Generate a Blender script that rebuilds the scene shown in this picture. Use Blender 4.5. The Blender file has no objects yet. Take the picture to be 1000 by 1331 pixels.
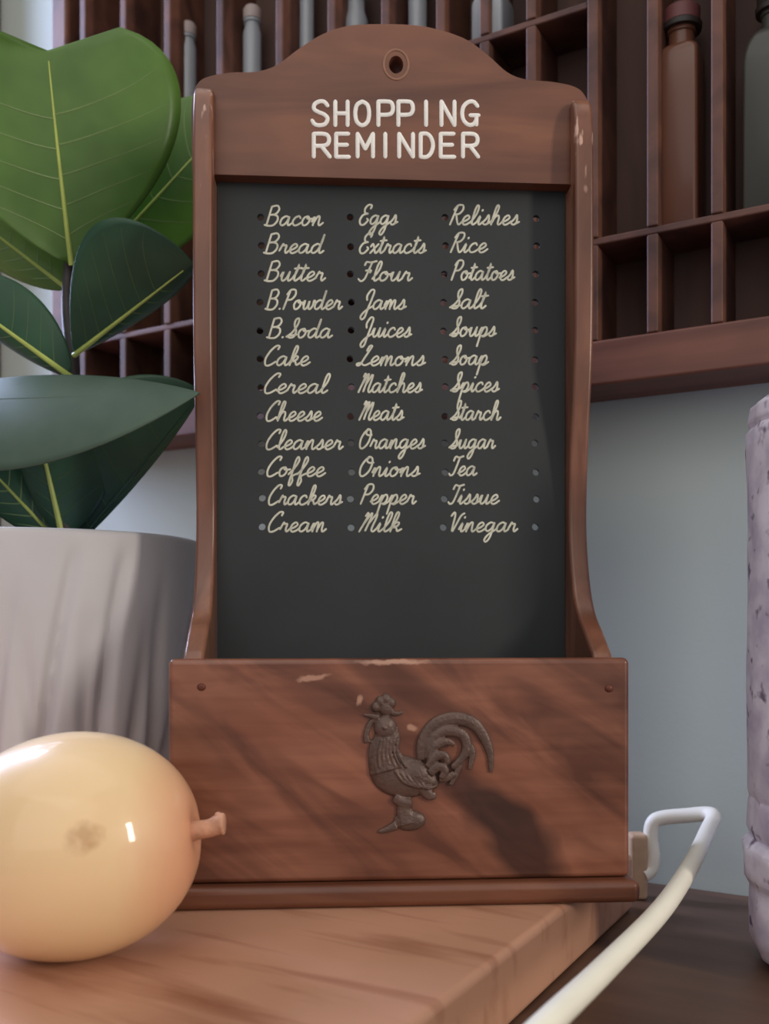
import bpy, bmesh, math, random
from mathutils import Vector, Matrix
random.seed(7)
scn = bpy.context.scene
COL = scn.collection

# ------------------------------------------------------------------ camera, world, lights, exposure
F = 1250.0                     # focal length in pixels of the 1000x1331 frame
ZC = 0.1337                    # eye height above the cabinet top
HOR = 800.0                    # horizon row
cam = bpy.data.cameras.new('camera')
cam.sensor_width = 36.0
cam.lens = F * 36.0 / 1331.0
cam.shift_y = (HOR - 665.5) / 1331.0
cam.clip_start = 0.01
cam.dof.use_dof = True
cam.dof.focus_distance = 0.37
cam.dof.aperture_fstop = 12.0
camo = bpy.data.objects.new('camera', cam)
COL.objects.link(camo)
camo.location = (0, 0, ZC)
camo.rotation_euler = (math.pi / 2, 0, 0)
scn.camera = camo

world = bpy.data.worlds.new('room_world')
scn.world = world
world.use_nodes = True
bg = world.node_tree.nodes['Background']
bg.inputs[0].default_value = (0.60, 0.62, 0.66, 1)
bg.inputs[1].default_value = 0.37

def area_light(name, loc, target, sx, sy, power, col):
    l = bpy.data.lights.new(name, 'AREA')
    l.shape = 'RECTANGLE'; l.size = sx; l.size_y = sy
    l.energy = power; l.color = col
    o = bpy.data.objects.new(name, l)
    COL.objects.link(o)
    o.location = loc
    d = Vector(target) - Vector(loc)
    o.rotation_euler = d.to_track_quat('-Z', 'Y').to_euler()
    return o
area_light('window_daylight', (-0.68, 0.78, 0.56), (-0.12, 0.52, 0.10), 0.14, 0.6, 9.0, (0.58, 0.66, 1.0))
area_light('room_fill', (-0.35, -1.30, 1.10), (0.0, 0.38, 0.12), 2.0, 1.8, 7.0, (1.0, 0.94, 0.86))  # unseen broad fill, set front-left to light the front surfaces evenly
area_light('overhead_fill', (-0.25, 0.05, 1.35), (-0.02, 0.36, 0.10), 1.3, 1.3, 3.6, (1.0, 0.92, 0.84))  # added overhead fill, out of view, brightens the column's side
area_light('narrow_window', (0.98, -0.42, 0.46), (0.0, 0.38, 0.15), 0.12, 0.42, 5.0, (1.0, 0.90, 0.78))
scn.view_settings.view_transform = 'Standard'
scn.view_settings.look = 'None'
scn.view_settings.gamma = 1.0
scn.view_settings.use_curve_mapping = False
scn.view_settings.exposure = 0.40

# ------------------------------------------------------------------ materials
def srgb(r, g, b):
    def f(c):
        c /= 255.0
        return c / 12.92 if c <= 0.04045 else ((c + 0.055) / 1.055) ** 2.4
    return (f(r), f(g), f(b), 1.0)

def new_mat(name):
    m = bpy.data.materials.new(name)
    m.use_nodes = True
    nt = m.node_tree
    return m, nt, nt.nodes['Principled BSDF']

def plain(name, col, rough=0.5, metal=0.0, coat=0.0, noise=0.08, nscale=60.0, bump=0.0, bscale=200.0, spec=0.5):
    m, nt, p = new_mat(name)
    tc = nt.nodes.new('ShaderNodeTexCoord')
    n = nt.nodes.new('ShaderNodeTexNoise'); n.inputs['Scale'].default_value = nscale; n.inputs['Detail'].default_value = 4
    nt.links.new(tc.outputs['Object'], n.inputs['Vector'])
    r = nt.nodes.new('ShaderNodeValToRGB')
    r.color_ramp.elements[0].position = 0.3; r.color_ramp.elements[1].position = 0.7
    r.color_ramp.elements[0].color = tuple(c * (1 - noise) for c in col[:3]) + (1,)
    r.color_ramp.elements[1].color = tuple(min(1, c * (1 + noise)) for c in col[:3]) + (1,)
    nt.links.new(n.outputs['Fac'], r.inputs['Fac'])
    nt.links.new(r.outputs['Color'], p.inputs['Base Color'])
    p.inputs['Roughness'].default_value = rough
    p.inputs['Metallic'].default_value = metal
    p.inputs['Coat Weight'].default_value = coat
    p.inputs['Coat Roughness'].default_value = 0.15
    p.inputs['Specular IOR Level'].default_value = spec
    if bump:
        b = nt.nodes.new('ShaderNodeTexNoise'); b.inputs['Scale'].default_value = bscale; b.inputs['Detail'].default_value = 5
        nt.links.new(tc.outputs['Object'], b.inputs['Vector'])
        bn = nt.nodes.new('ShaderNodeBump'); bn.inputs['Strength'].default_value = bump; bn.inputs['Distance'].default_value = 0.001
        nt.links.new(b.outputs['Fac'], bn.inputs['Height'])
        nt.links.new(bn.outputs['Normal'], p.inputs['Normal'])
    return m

def wood(name, dark, light, stretch=(8, 60, 60), rough=0.4, coat=0.0, rotz=0.0, blotch=None, dist=1.0, pos=(0.35, 0.65), bump=0.15):
    """grain noise stretched along one axis of the object, with optional finer blotches"""
    m, nt, p = new_mat(name)
    tc = nt.nodes.new('ShaderNodeTexCoord')
    mp = nt.nodes.new('ShaderNodeMapping'); mp.inputs['Scale'].default_value = stretch
    mp.inputs['Rotation'].default_value = (0, 0, rotz)
    nt.links.new(tc.outputs['Object'], mp.inputs['Vector'])
    n = nt.nodes.new('ShaderNodeTexNoise'); n.inputs['Scale'].default_value = 1.0
    n.inputs['Detail'].default_value = 6; n.inputs['Distortion'].default_value = dist
    nt.links.new(mp.outputs['Vector'], n.inputs['Vector'])
    r = nt.nodes.new('ShaderNodeValToRGB')
    r.color_ramp.elements[0].position = pos[0]; r.color_ramp.elements[1].position = pos[1]
    r.color_ramp.elements[0].color = dark; r.color_ramp.elements[1].color = light
    nt.links.new(n.outputs['Fac'], r.inputs['Fac'])
    out = r.outputs['Color']
    if blotch:
        sc, amt = blotch
        n2 = nt.nodes.new('ShaderNodeTexNoise'); n2.inputs['Scale'].default_value = sc; n2.inputs['Detail'].default_value = 3
        nt.links.new(tc.outputs['Object'], n2.inputs['Vector'])
        r2 = nt.nodes.new('ShaderNodeValToRGB')
        r2.color_ramp.elements[0].position = 0.35; r2.color_ramp.elements[1].position = 0.65
        r2.color_ramp.elements[0].color = (1 - amt,) * 3 + (1,); r2.color_ramp.elements[1].color = (1, 1, 1, 1)
        nt.links.new(n2.outputs['Fac'], r2.inputs['Fac'])
        mx = nt.nodes.new('ShaderNodeMix'); mx.data_type = 'RGBA'; mx.blend_type = 'MULTIPLY'; mx.inputs[0].default_value = 1
        nt.links.new(out, mx.inputs[6]); nt.links.new(r2.outputs['Color'], mx.inputs[7])
        out = mx.outputs[2]
    nt.links.new(out, p.inputs['Base Color'])
    p.inputs['Roughness'].default_value = rough
    p.inputs['Coat Weight'].default_value = coat
    p.inputs['Coat Roughness'].default_value = 0.2
    bn = nt.nodes.new('ShaderNodeBump'); bn.inputs['Strength'].default_value = bump; bn.inputs['Distance'].default_value = 0.0006
    nt.links.new(n.outputs['Fac'], bn.inputs['Height'])
    nt.links.new(bn.outputs['Normal'], p.inputs['Normal'])
    return m

def glass(name, col, rough=0.08, trans=0.85):
    m, nt, p = new_mat(name)
    tc = nt.nodes.new('ShaderNodeTexCoord')
    n = nt.nodes.new('ShaderNodeTexNoise'); n.inputs['Scale'].default_value = 80
    nt.links.new(tc.outputs['Object'], n.inputs['Vector'])
    mr = nt.nodes.new('ShaderNodeMapRange'); mr.inputs[3].default_value = rough * 0.7; mr.inputs[4].default_value = rough * 1.3
    nt.links.new(n.outputs['Fac'], mr.inputs[0]); nt.links.new(mr.outputs[0], p.inputs['Roughness'])
    p.inputs['Base Color'].default_value = col
    p.inputs['Transmission Weight'].default_value = trans
    p.inputs['IOR'].default_value = 1.45
    return m

def leaf_mat(name, dark, light, rough=0.35, trans=0.25, spec=0.5):
    m, nt, p = new_mat(name)
    p.inputs['Specular IOR Level'].default_value = spec
    tc = nt.nodes.new('ShaderNodeTexCoord')
    n = nt.nodes.new('ShaderNodeTexNoise'); n.inputs['Scale'].default_value = 28; n.inputs['Detail'].default_value = 3
    nt.links.new(tc.outputs['Object'], n.inputs['Vector'])
    r = nt.nodes.new('ShaderNodeValToRGB')
    r.color_ramp.elements[0].position = 0.35; r.color_ramp.elements[1].position = 0.68
    r.color_ramp.elements[0].color = dark; r.color_ramp.elements[1].color = light
    nt.links.new(n.outputs['Fac'], r.inputs['Fac'])
    nt.links.new(r.outputs['Color'], p.inputs['Base Color'])
    p.inputs['Roughness'].default_value = rough
    t = nt.nodes.new('ShaderNodeBsdfTranslucent')
    hs = nt.nodes.new('ShaderNodeHueSaturation'); hs.inputs['Saturation'].default_value = 1.2; hs.inputs['Value'].default_value = 1.5
    nt.links.new(r.outputs['Color'], hs.inputs['Color']); nt.links.new(hs.outputs['Color'], t.inputs['Color'])
    mx = nt.nodes.new('ShaderNodeMixShader'); mx.inputs[0].default_value = trans
    nt.links.new(p.outputs[0], mx.inputs[1]); nt.links.new(t.outputs[0], mx.inputs[2])
    out = nt.nodes['Material Output']
    nt.links.new(mx.outputs[0], out.inputs['Surface'])
    # fine wandering side veins as relief
    w = nt.nodes.new('ShaderNodeTexNoise'); w.inputs['Scale'].default_value = 160; w.inputs['Detail'].default_value = 2
    nt.links.new(tc.outputs['Object'], w.inputs['Vector'])
    bn = nt.nodes.new('ShaderNodeBump'); bn.inputs['Strength'].default_value = 0.12; bn.inputs['Distance'].default_value = 0.0006
    nt.links.new(w.outputs['Fac'], bn.inputs['Height']); nt.links.new(bn.outputs['Normal'], p.inputs['Normal'])
    return m

M = {}
M['wall'] = plain('painted_wall', srgb(174, 184, 177), 0.75, noise=0.02, nscale=9, bump=0.1, bscale=300)
M['floor'] = wood('floor_boards', srgb(90, 70, 52), srgb(128, 100, 76), (2, 30, 30))
M['counter'] = wood('dark_walnut', srgb(84, 60, 48), srgb(104, 76, 60), (5, 42, 42), 0.45, 0.0, blotch=(7, 0.25))
M['board'] = wood('pale_maple', srgb(158, 104, 78), srgb(200, 150, 122), (11, 80, 34), 0.42, 0.1, blotch=(14, 0.14), pos=(0.24, 0.48), dist=0.3)
M['trim'] = wood('red_mahogany', srgb(92, 42, 36), srgb(122, 62, 52), (40, 40, 4), 0.4)
M['tray'] = wood('aged_tray_wood', srgb(74, 44, 36), srgb(116, 74, 58), (30, 30, 30), 0.6, blotch=(25, 0.3))
M['tray_rail'] = wood('tray_rail_wood', srgb(92, 52, 40), srgb(120, 74, 56), (6, 60, 60), 0.55, blotch=(18, 0.25))
M['tray_back'] = wood('tray_back_wood', srgb(76, 56, 50), srgb(98, 72, 64), (30, 30, 5), 0.8)
M['pine'] = wood('stained_pine', srgb(102, 58, 40), srgb(132, 82, 58), (7, 40, 60), 0.42, 0.12, blotch=(16, 0.3))
M['pine_side'] = wood('stained_pine_sides', srgb(114, 70, 52), srgb(152, 102, 78), (60, 60, 8), 0.36, 0.25, blotch=(22, 0.35))
def worn_ends(m, z0, z1):
    nt = m.node_tree; p = nt.nodes['Principled BSDF']; src = p.inputs['Base Color'].links[0].from_socket
    tc = nt.nodes.new('ShaderNodeTexCoord'); sp = nt.nodes.new('ShaderNodeSeparateXYZ'); nt.links.new(tc.outputs['Object'], sp.inputs[0])
    mp = nt.nodes.new('ShaderNodeMapping'); mp.inputs['Scale'].default_value = (300, 300, 90); nt.links.new(tc.outputs['Object'], mp.inputs[0])
    n = nt.nodes.new('ShaderNodeTexNoise'); n.inputs['Scale'].default_value = 1; n.inputs['Detail'].default_value = 2; nt.links.new(mp.outputs[0], n.inputs['Vector'])
    a = nt.nodes.new('ShaderNodeMapRange'); a.inputs[1].default_value = 0.63; a.inputs[2].default_value = 0.70; nt.links.new(n.outputs['Fac'], a.inputs[0])
    c = nt.nodes.new('ShaderNodeMapRange'); c.inputs[1].default_value = z0; c.inputs[2].default_value = z1; nt.links.new(sp.outputs['Z'], c.inputs[0])
    k = nt.nodes.new('ShaderNodeMath'); k.operation = 'MULTIPLY'; nt.links.new(a.outputs[0], k.inputs[0]); nt.links.new(c.outputs[0], k.inputs[1])
    mx = nt.nodes.new('ShaderNodeMix'); mx.data_type = 'RGBA'; nt.links.new(k.outputs[0], mx.inputs[0]); nt.links.new(src, mx.inputs[6])
    mx.inputs[7].default_value = srgb(196, 158, 140); nt.links.new(mx.outputs[2], p.inputs['Base Color'])
worn_ends(M['pine_side'], 0.275, 0.300)
M['black'] = plain('blackboard_paint', srgb(46, 49, 51), 0.55, noise=0.12, nscale=22, bump=0.05, spec=0.35)
M['paint'] = plain('white_paint', srgb(240, 237, 232), 0.6, noise=0.06, nscale=300)
M['script'] = plain('cream_paint', srgb(204, 203, 186), 0.6, noise=0.18, nscale=160)
M['rooster'] = plain('bronze_brown_casting', srgb(94, 74, 66), 0.42, 0.25, noise=0.2, nscale=140, bump=0.35, bscale=700)
M['worn'] = plain('worn_pale_wood', srgb(148, 106, 84), 0.6, noise=0.15, nscale=200)
M['nail'] = plain('rusty_nail', srgb(96, 48, 34), 0.5, 0.3)
M['pot'] = plain('matt_ceramic', srgb(200, 198, 202), 0.55, noise=0.04, nscale=25, bump=0.05)
M['soil'] = plain('potting_soil', srgb(52, 38, 30), 0.9, noise=0.4, nscale=250, bump=0.8)
M['stalk'] = plain('purple_brown_stalk', srgb(62, 52, 54), 0.55, noise=0.3, nscale=150)
M['rib'] = plain('yellow_green_vein', srgb(178, 192, 98), 0.45, noise=0.12, nscale=80)
M['vein'] = plain('faint_vein', srgb(120, 144, 88), 0.45, noise=0.1, nscale=80)
M['vein_deep'] = plain('deep_vein', srgb(72, 100, 62), 0.45, noise=0.1, nscale=80)
M['leaf_bright'] = leaf_mat('fresh_leaf', srgb(84, 118, 52), srgb(106, 140, 66))
M['leaf_dark'] = leaf_mat('deep_leaf', srgb(36, 72, 52), srgb(52, 92, 66), 0.42, 0.12)
M['leaf_grey'] = leaf_mat('sheen_grey_leaf', srgb(74, 94, 82), srgb(88, 108, 94), 0.55, 0.1, 0.3)  # glancing sky reflection painted in as a greyer base colour
M['leaf_olive'] = leaf_mat('olive_leaf', srgb(104, 124, 74), srgb(124, 142, 88), 0.45, 0.3)
M['stem_dry'] = plain('dry_stem', srgb(196, 146, 118), 0.7, noise=0.2, nscale=200, bump=0.5, bscale=500)
M['cord'] = plain('cream_rubber', srgb(240, 236, 220), 0.5, noise=0.03)
M['plug'] = plain('tan_plug', srgb(190, 158, 128), 0.6, noise=0.12, nscale=120)
M['clear_glass'] = glass('clear_glass', (0.60, 0.64, 0.70, 1), 0.2, 0.45)
M['smoke_glass'] = glass('smoky_glass', (0.11, 0.11, 0.095, 1), 0.3, 0.4)
M['brown_glass'] = glass('spice_glass', srgb(128, 84, 66), 0.22, 0.25)
M['spice'] = plain('brown_spice', srgb(126, 82, 62), 0.9, noise=0.25, nscale=300)
M['cap_red'] = plain('maroon_cap', srgb(112, 66, 66), 0.55)
M['cap_pale'] = plain('pale_stopper', srgb(176, 160, 156), 0.6)
M['cap_dark'] = plain('dark_ring', srgb(50, 44, 42), 0.5)

def front_panel_mat():
    """stained pine front with streaky, worn varnish"""
    m = wood('worn_pine_front', srgb(136, 82, 60), srgb(160, 104, 80), (12, 60, 130), 0.36, 0.25, blotch=(18, 0.2), dist=0.4)
    nt = m.node_tree; p = nt.nodes['Principled BSDF']
    src = p.inputs['Base Color'].links[0].from_socket
    tc = nt.nodes.new('ShaderNodeTexCoord')
    # diagonal varnish streaks
    mp = nt.nodes.new('ShaderNodeMapping'); mp.vector_type = 'TEXTURE'; mp.inputs['Rotation'].default_value = (0, math.radians(36), 0)
    mp.inputs['Scale'].default_value = (1 / 14, 1 / 20, 1 / 58)
    nt.links.new(tc.outputs['Object'], mp.inputs['Vector'])
    n = nt.nodes.new('ShaderNodeTexNoise'); n.inputs['Scale'].default_value = 1; n.inputs['Detail'].default_value = 3; n.inputs['Distortion'].default_value = 0.8
    nt.links.new(mp.outputs['Vector'], n.inputs['Vector'])
    r = nt.nodes.new('ShaderNodeValToRGB')
    r.color_ramp.elements[0].position = 0.34; r.color_ramp.elements[1].position = 0.64
    r.color_ramp.elements[0].color = srgb(172, 160, 156); r.color_ramp.elements[1].color = (1, 1, 1, 1)
    nt.links.new(n.outputs['Fac'], r.inputs['Fac'])
    mx = nt.nodes.new('ShaderNodeMix'); mx.data_type = 'RGBA'; mx.blend_type = 'MULTIPLY'; mx.inputs[0].default_value = 1
    nt.links.new(src, mx.inputs[6]); nt.links.new(r.outputs['Color'], mx.inputs[7])
    # one darker diagonal patch running down to the right of the ornament
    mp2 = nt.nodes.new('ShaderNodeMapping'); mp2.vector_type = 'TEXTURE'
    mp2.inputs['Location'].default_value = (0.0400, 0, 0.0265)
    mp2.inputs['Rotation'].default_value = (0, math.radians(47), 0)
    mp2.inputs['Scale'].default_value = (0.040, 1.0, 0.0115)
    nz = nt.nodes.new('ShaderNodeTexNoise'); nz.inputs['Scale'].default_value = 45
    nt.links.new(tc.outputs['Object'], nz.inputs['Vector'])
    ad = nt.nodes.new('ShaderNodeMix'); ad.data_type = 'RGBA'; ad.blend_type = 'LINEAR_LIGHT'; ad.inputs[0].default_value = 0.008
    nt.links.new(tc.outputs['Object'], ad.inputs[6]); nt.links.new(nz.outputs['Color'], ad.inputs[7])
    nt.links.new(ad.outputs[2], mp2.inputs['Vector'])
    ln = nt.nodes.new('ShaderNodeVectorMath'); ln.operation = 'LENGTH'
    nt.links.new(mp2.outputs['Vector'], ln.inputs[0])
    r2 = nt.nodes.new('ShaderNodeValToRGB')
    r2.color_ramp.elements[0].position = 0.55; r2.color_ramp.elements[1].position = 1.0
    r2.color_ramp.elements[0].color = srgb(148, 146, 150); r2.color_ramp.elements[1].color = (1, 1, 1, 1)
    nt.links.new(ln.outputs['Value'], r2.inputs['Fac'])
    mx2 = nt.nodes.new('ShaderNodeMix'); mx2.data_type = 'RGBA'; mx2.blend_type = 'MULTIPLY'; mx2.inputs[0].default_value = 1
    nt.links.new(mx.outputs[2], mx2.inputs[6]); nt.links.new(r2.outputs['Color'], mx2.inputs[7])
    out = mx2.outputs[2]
    # small worn spots where the pale wood shows
    for (cx, cz, rx, rz_, ang) in ((-0.0335, 0.0848, 0.0075, 0.0014, -8), (-0.0035, 0.0905, 0.0150, 0.0013, 0), (-0.0160, 0.0765, 0.0014, 0.0024, 10), (0.0035, 0.0660, 0.0022, 0.0018, 20)):
        mp3 = nt.nodes.new('ShaderNodeMapping'); mp3.vector_type = 'TEXTURE'
        mp3.inputs['Location'].default_value = (cx, 0, cz)
        mp3.inputs['Rotation'].default_value = (0, math.radians(ang), 0)
        mp3.inputs['Scale'].default_value = (rx, 1.0, rz_)
        nz3 = nt.nodes.new('ShaderNodeTexNoise'); nz3.inputs['Scale'].default_value = 260
        nt.links.new(tc.outputs['Object'], nz3.inputs['Vector'])
        a3 = nt.nodes.new('ShaderNodeMix'); a3.data_type = 'RGBA'; a3.blend_type = 'LINEAR_LIGHT'; a3.inputs[0].default_value = 0.0015
        nt.links.new(tc.outputs['Object'], a3.inputs[6]); nt.links.new(nz3.outputs['Color'], a3.inputs[7])
        nt.links.new(a3.outputs[2], mp3.inputs['Vector'])
        l3 = nt.nodes.new('ShaderNodeVectorMath'); l3.operation = 'LENGTH'; nt.links.new(mp3.outputs['Vector'], l3.inputs[0])
        r3 = nt.nodes.new('ShaderNodeMapRange'); r3.inputs[1].default_value = 0.5; r3.inputs[2].default_value = 1.0; r3.inputs[3].default_value = 0.75; r3.inputs[4].default_value = 0.0
        nt.links.new(l3.outputs['Value'], r3.inputs[0])
        m3 = nt.nodes.new('ShaderNodeMix'); m3.data_type = 'RGBA'; nt.links.new(r3.outputs[0], m3.inputs[0])
        nt.links.new(out, m3.inputs[6]); m3.inputs[7].default_value = srgb(190, 146, 124)
        out = m3.outputs[2]
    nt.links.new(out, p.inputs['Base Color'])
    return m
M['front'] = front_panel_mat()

def gourd_mat():
    m, nt, p = new_mat('glossy_cream_skin')
    tc = nt.nodes.new('ShaderNodeTexCoord')
    sep = nt.nodes.new('ShaderNodeSeparateXYZ'); nt.links.new(tc.outputs['Object'], sep.inputs[0])
    n = nt.nodes.new('ShaderNodeTexNoise'); n.inputs['Scale'].default_value = 14; n.inputs['Detail'].default_value = 3
    nt.links.new(tc.outputs['Object'], n.inputs['Vector'])
    a = nt.nodes.new('ShaderNodeMath'); a.operation = 'MULTIPLY_ADD'; a.inputs[1].default_value = 0.016
    nt.links.new(n.outputs['Fac'], a.inputs[0]); nt.links.new(sep.outputs['X'], a.inputs[2])
    mr = nt.nodes.new('ShaderNodeMapRange'); mr.inputs[1].default_value = 0.031; mr.inputs[2].default_value = 0.054
    nt.links.new(a.outputs[0], mr.inputs[0])
    r = nt.nodes.new('ShaderNodeValToRGB')
    r.color_ramp.elements[0].color = srgb(238, 206, 160); r.color_ramp.elements[1].color = srgb(226, 150, 118)
    nt.links.new(mr.outputs[0], r.inputs['Fac'])
    # brown scar on the side
    v = nt.nodes.new('ShaderNodeVectorMath'); v.operation = 'DISTANCE'
    v.inputs[1].default_value = (0.0142, -0.0325, 0.0455)
    ad = nt.nodes.new('ShaderNodeMix'); ad.data_type = 'RGBA'; ad.blend_type = 'LINEAR_LIGHT'; ad.inputs[0].default_value = 0.004
    nz = nt.nodes.new('ShaderNodeTexNoise'); nz.inputs['Scale'].default_value = 220
    nt.links.new(tc.outputs['Object'], nz.inputs['Vector'])
    nt.links.new(tc.outputs['Object'], ad.inputs[6]); nt.links.new(nz.outputs['Color'], ad.inputs[7])
    nt.links.new(ad.outputs[2], v.inputs[0])
    r2 = nt.nodes.new('ShaderNodeMapRange'); r2.inputs[1].default_value = 0.0015; r2.inputs[2].default_value = 0.0055
    r2.inputs[3].default_value = 0.55; r2.inputs[4].default_value = 0.0
    nt.links.new(v.outputs['Value'], r2.inputs[0])
    mx = nt.nodes.new('ShaderNodeMix'); mx.data_type = 'RGBA'
    nt.links.new(r2.outputs[0], mx.inputs[0]); nt.links.new(r.outputs['Color'], mx.inputs[6])
    mx.inputs[7].default_value = srgb(176, 126, 80)
    nt.links.new(mx.outputs[2], p.inputs['Base Color'])
    p.inputs['Roughness'].default_value = 0.35
    p.inputs['Coat Weight'].default_value = 0.7; p.inputs['Coat Roughness'].default_value = 0.06; p.inputs['Specular IOR Level'].default_value = 0.25
    p.inputs['Subsurface Weight'].default_value = 0.15
    p.inputs['Subsurface Radius'].default_value = (0.01, 0.006, 0.003); p.inputs['Subsurface Scale'].default_value = 0.4
    return m
M['gourd'] = gourd_mat()

def speckle_mat():
    m, nt, p = new_mat('speckled_lavender_stone')
    tc = nt.nodes.new('ShaderNodeTexCoord')
    n1 = nt.nodes.new('ShaderNodeTexNoise'); n1.inputs['Scale'].default_value = 70; n1.inputs['Detail'].default_value = 5
    n2 = nt.nodes.new('ShaderNodeTexNoise'); n2.inputs['Scale'].default_value = 130; n2.inputs['Detail'].default_value = 2
    nt.links.new(tc.outputs['Object'], n1.inputs['Vector']); nt.links.new(tc.outputs['Object'], n2.inputs['Vector'])
    r = nt.nodes.new('ShaderNodeValToRGB')
    r.color_ramp.elements[0].position = 0.3; r.color_ramp.elements[1].position = 0.62
    r.color_ramp.elements[0].color = srgb(196, 188, 216); r.color_ramp.elements[1].color = srgb(240, 236, 255)
    nt.links.new(n1.outputs['Fac'], r.inputs['Fac'])
    r2 = nt.nodes.new('ShaderNodeValToRGB')
    r2.color_ramp.elements[0].position = 0.30; r2.color_ramp.elements[1].position = 0.40
    r2.color_ramp.elements[0].color = srgb(140, 128, 146); r2.color_ramp.elements[1].color = (1, 1, 1, 1)
    nt.links.new(n2.outputs['Fac'], r2.inputs['Fac'])
    mx = nt.nodes.new('ShaderNodeMix'); mx.data_type = 'RGBA'; mx.blend_type = 'MULTIPLY'; mx.inputs[0].default_value = 1
    nt.links.new(r.outputs['Color'], mx.inputs[6]); nt.links.new(r2.outputs['Color'], mx.inputs[7])
    nt.links.new(mx.outputs[2], p.inputs['Base Color'])
    p.inputs['Roughness'].default_value = 0.6
    bn = nt.nodes.new('ShaderNodeBump'); bn.inputs['Strength'].default_value = 0.4; bn.inputs['Distance'].default_value = 0.001
    nt.links.new(n1.outputs['Fac'], bn.inputs['Height']); nt.links.new(bn.outputs['Normal'], p.inputs['Normal'])
    return m
M['speckle'] = speckle_mat()

# ------------------------------------------------------------------ mesh helpers
class MB:
    def __init__(s): s.v = []; s.f = []
    def add(s, vs, fs):
        o = len(s.v); s.v += [tuple(x) for x in vs]; s.f += [tuple(i + o for i in f) for f in fs]
    def box(s, x0, x1, y0, y1, z0, z1):
        s.add([(x0, y0, z0), (x1, y0, z0), (x1, y1, z0), (x0, y1, z0), (x0, y0, z1), (x1, y0, z1), (x1, y1, z1), (x0, y1, z1)],
              [(3, 2, 1, 0), (4, 5, 6, 7), (0, 1, 5, 4), (1, 2, 6, 5), (2, 3, 7, 6), (3, 0, 4, 7)])
    def prism(s, poly, axis, a, b):
        """extrude a 2D polygon along axis ('x': poly is (y,z); 'y': poly is (x,z))"""
        def P(q, t): return (t, q[0], q[1]) if axis == 'x' else (q[0], t, q[1])
        n = len(poly)
        vs = [P(q, a) for q in poly] + [P(q, b) for q in poly]
        fs = [tuple(range(n))[::-1], tuple(range(n, 2 * n))] + [(i, (i + 1) % n, n + (i + 1) % n, n + i) for i in range(n)]
        s.add(vs, fs)
    def lathe(s, prof, seg=48, center=(0, 0), disp=None):
        vs = []; n = len(prof)
        for (r, z) in prof:
            for k in range(seg):
                a = 2 * math.pi * k / seg
                rr = r + (disp(a, z, r) if disp else 0)
                vs.append((center[0] + rr * math.cos(a), center[1] + rr * math.sin(a), z))
        fs = []
        for i in range(n - 1):
            for k in range(seg):
                k2 = (k + 1) % seg
                fs.append((i * seg + k, i * seg + k2, (i + 1) * seg + k2, (i + 1) * seg + k))
        fs.append(tuple(range(seg))[::-1]); fs.append(tuple((n - 1) * seg + k for k in range(seg)))
        s.add(vs, fs)
    def tube(s, pts, rad, seg=10, flat=None, up=(0, 0, 1)):
        """tube along pts; rad number or list; flat=(axis vector, factor) squashes the section along that axis"""
        pts = [Vector(p) for p in pts]; n = len(pts)
        rs = rad if isinstance(rad, (list, tuple)) else [rad] * n
        t0 = (pts[1] - pts[0]).normalized()
        u = t0.cross(Vector(up))
        if u.length < 1e-4: u = t0.cross(Vector((1, 0, 0)))
        u.normalize()
        vs = []
        for i in range(n):
            t = (pts[min(i + 1, n - 1)] - pts[max(i - 1, 0)]).normalized()
            u = (u - t * u.dot(t)).normalized()
            w = t.cross(u)
            for k in range(seg):
                a = 2 * math.pi * k / seg
                d = u * (math.cos(a) * rs[i]) + w * (math.sin(a) * rs[i])
                if flat: 
                    ax = Vector(flat[0]); d -= ax * d.dot(ax) * (1 - flat[1])
                vs.append(pts[i] + d)
        fs = []
        for i in range(n - 1):
            for k in range(seg):
                k2 = (k + 1) % seg
                fs.append((i * seg + k, i * seg + k2, (i + 1) * seg + k2, (i + 1) * seg + k))
        fs.append(tuple(range(seg))[::-1]); fs.append(tuple((n - 1) * seg + k for k in range(seg)))
        s.add(vs, fs)
    def ell(s, c, r, seg=20, rings=12, rot=None):
        vs = []; c = Vector(c)
        for i in range(rings + 1):
            ph = math.pi * i / rings
            for k in range(seg):
                a = 2 * math.pi * k / seg
                q = Vector((r[0] * math.sin(ph) * math.cos(a), r[1] * math.sin(ph) * math.sin(a), r[2] * math.cos(ph)))
                if rot: q = rot @ q
                vs.append(c + q)
        fs = []
        for i in range(rings):
            for k in range(seg):
                k2 = (k + 1) % seg
                fs.append((i * seg + k, (i + 1) * seg + k, (i + 1) * seg + k2, i * seg + k2))
        s.add(vs, fs)
    def build(s, name, mat, parent=None, smooth=False, bevel=0.0, bseg=3, angle=40):
        me = bpy.data.meshes.new(name)
        me.from_pydata(s.v, [], s.f); me.update()
        bm = bmesh.new(); bm.from_mesh(me)
        bmesh.ops.remove_doubles(bm, verts=bm.verts, dist=1e-7)
        bmesh.ops.recalc_face_normals(bm, faces=bm.faces)
        bm.to_mesh(me); bm.free()
        return finish(name, me, mat, parent, smooth, bevel, bseg, angle)

def finish(name, me, mat, parent=None, smooth=False, bevel=0.0, bseg=3, angle=40):
    o = bpy.data.objects.new(name, me); COL.objects.link(o)
    me.materials.append(mat)
    if smooth or bevel:
        for p in me.polygons: p.use_smooth = True
        if smooth and not bevel:
            try: me.set_sharp_from_angle(angle=math.radians(angle))
            except Exception: pass
    if bevel:
        b = o.modifiers.new('bevel', 'BEVEL'); b.width = bevel; b.segments = bseg; b.limit_method = 'ANGLE'; b.angle_limit = math.radians(angle)
        b.harden_normals = True
    if parent: o.parent = parent
    return o

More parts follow.
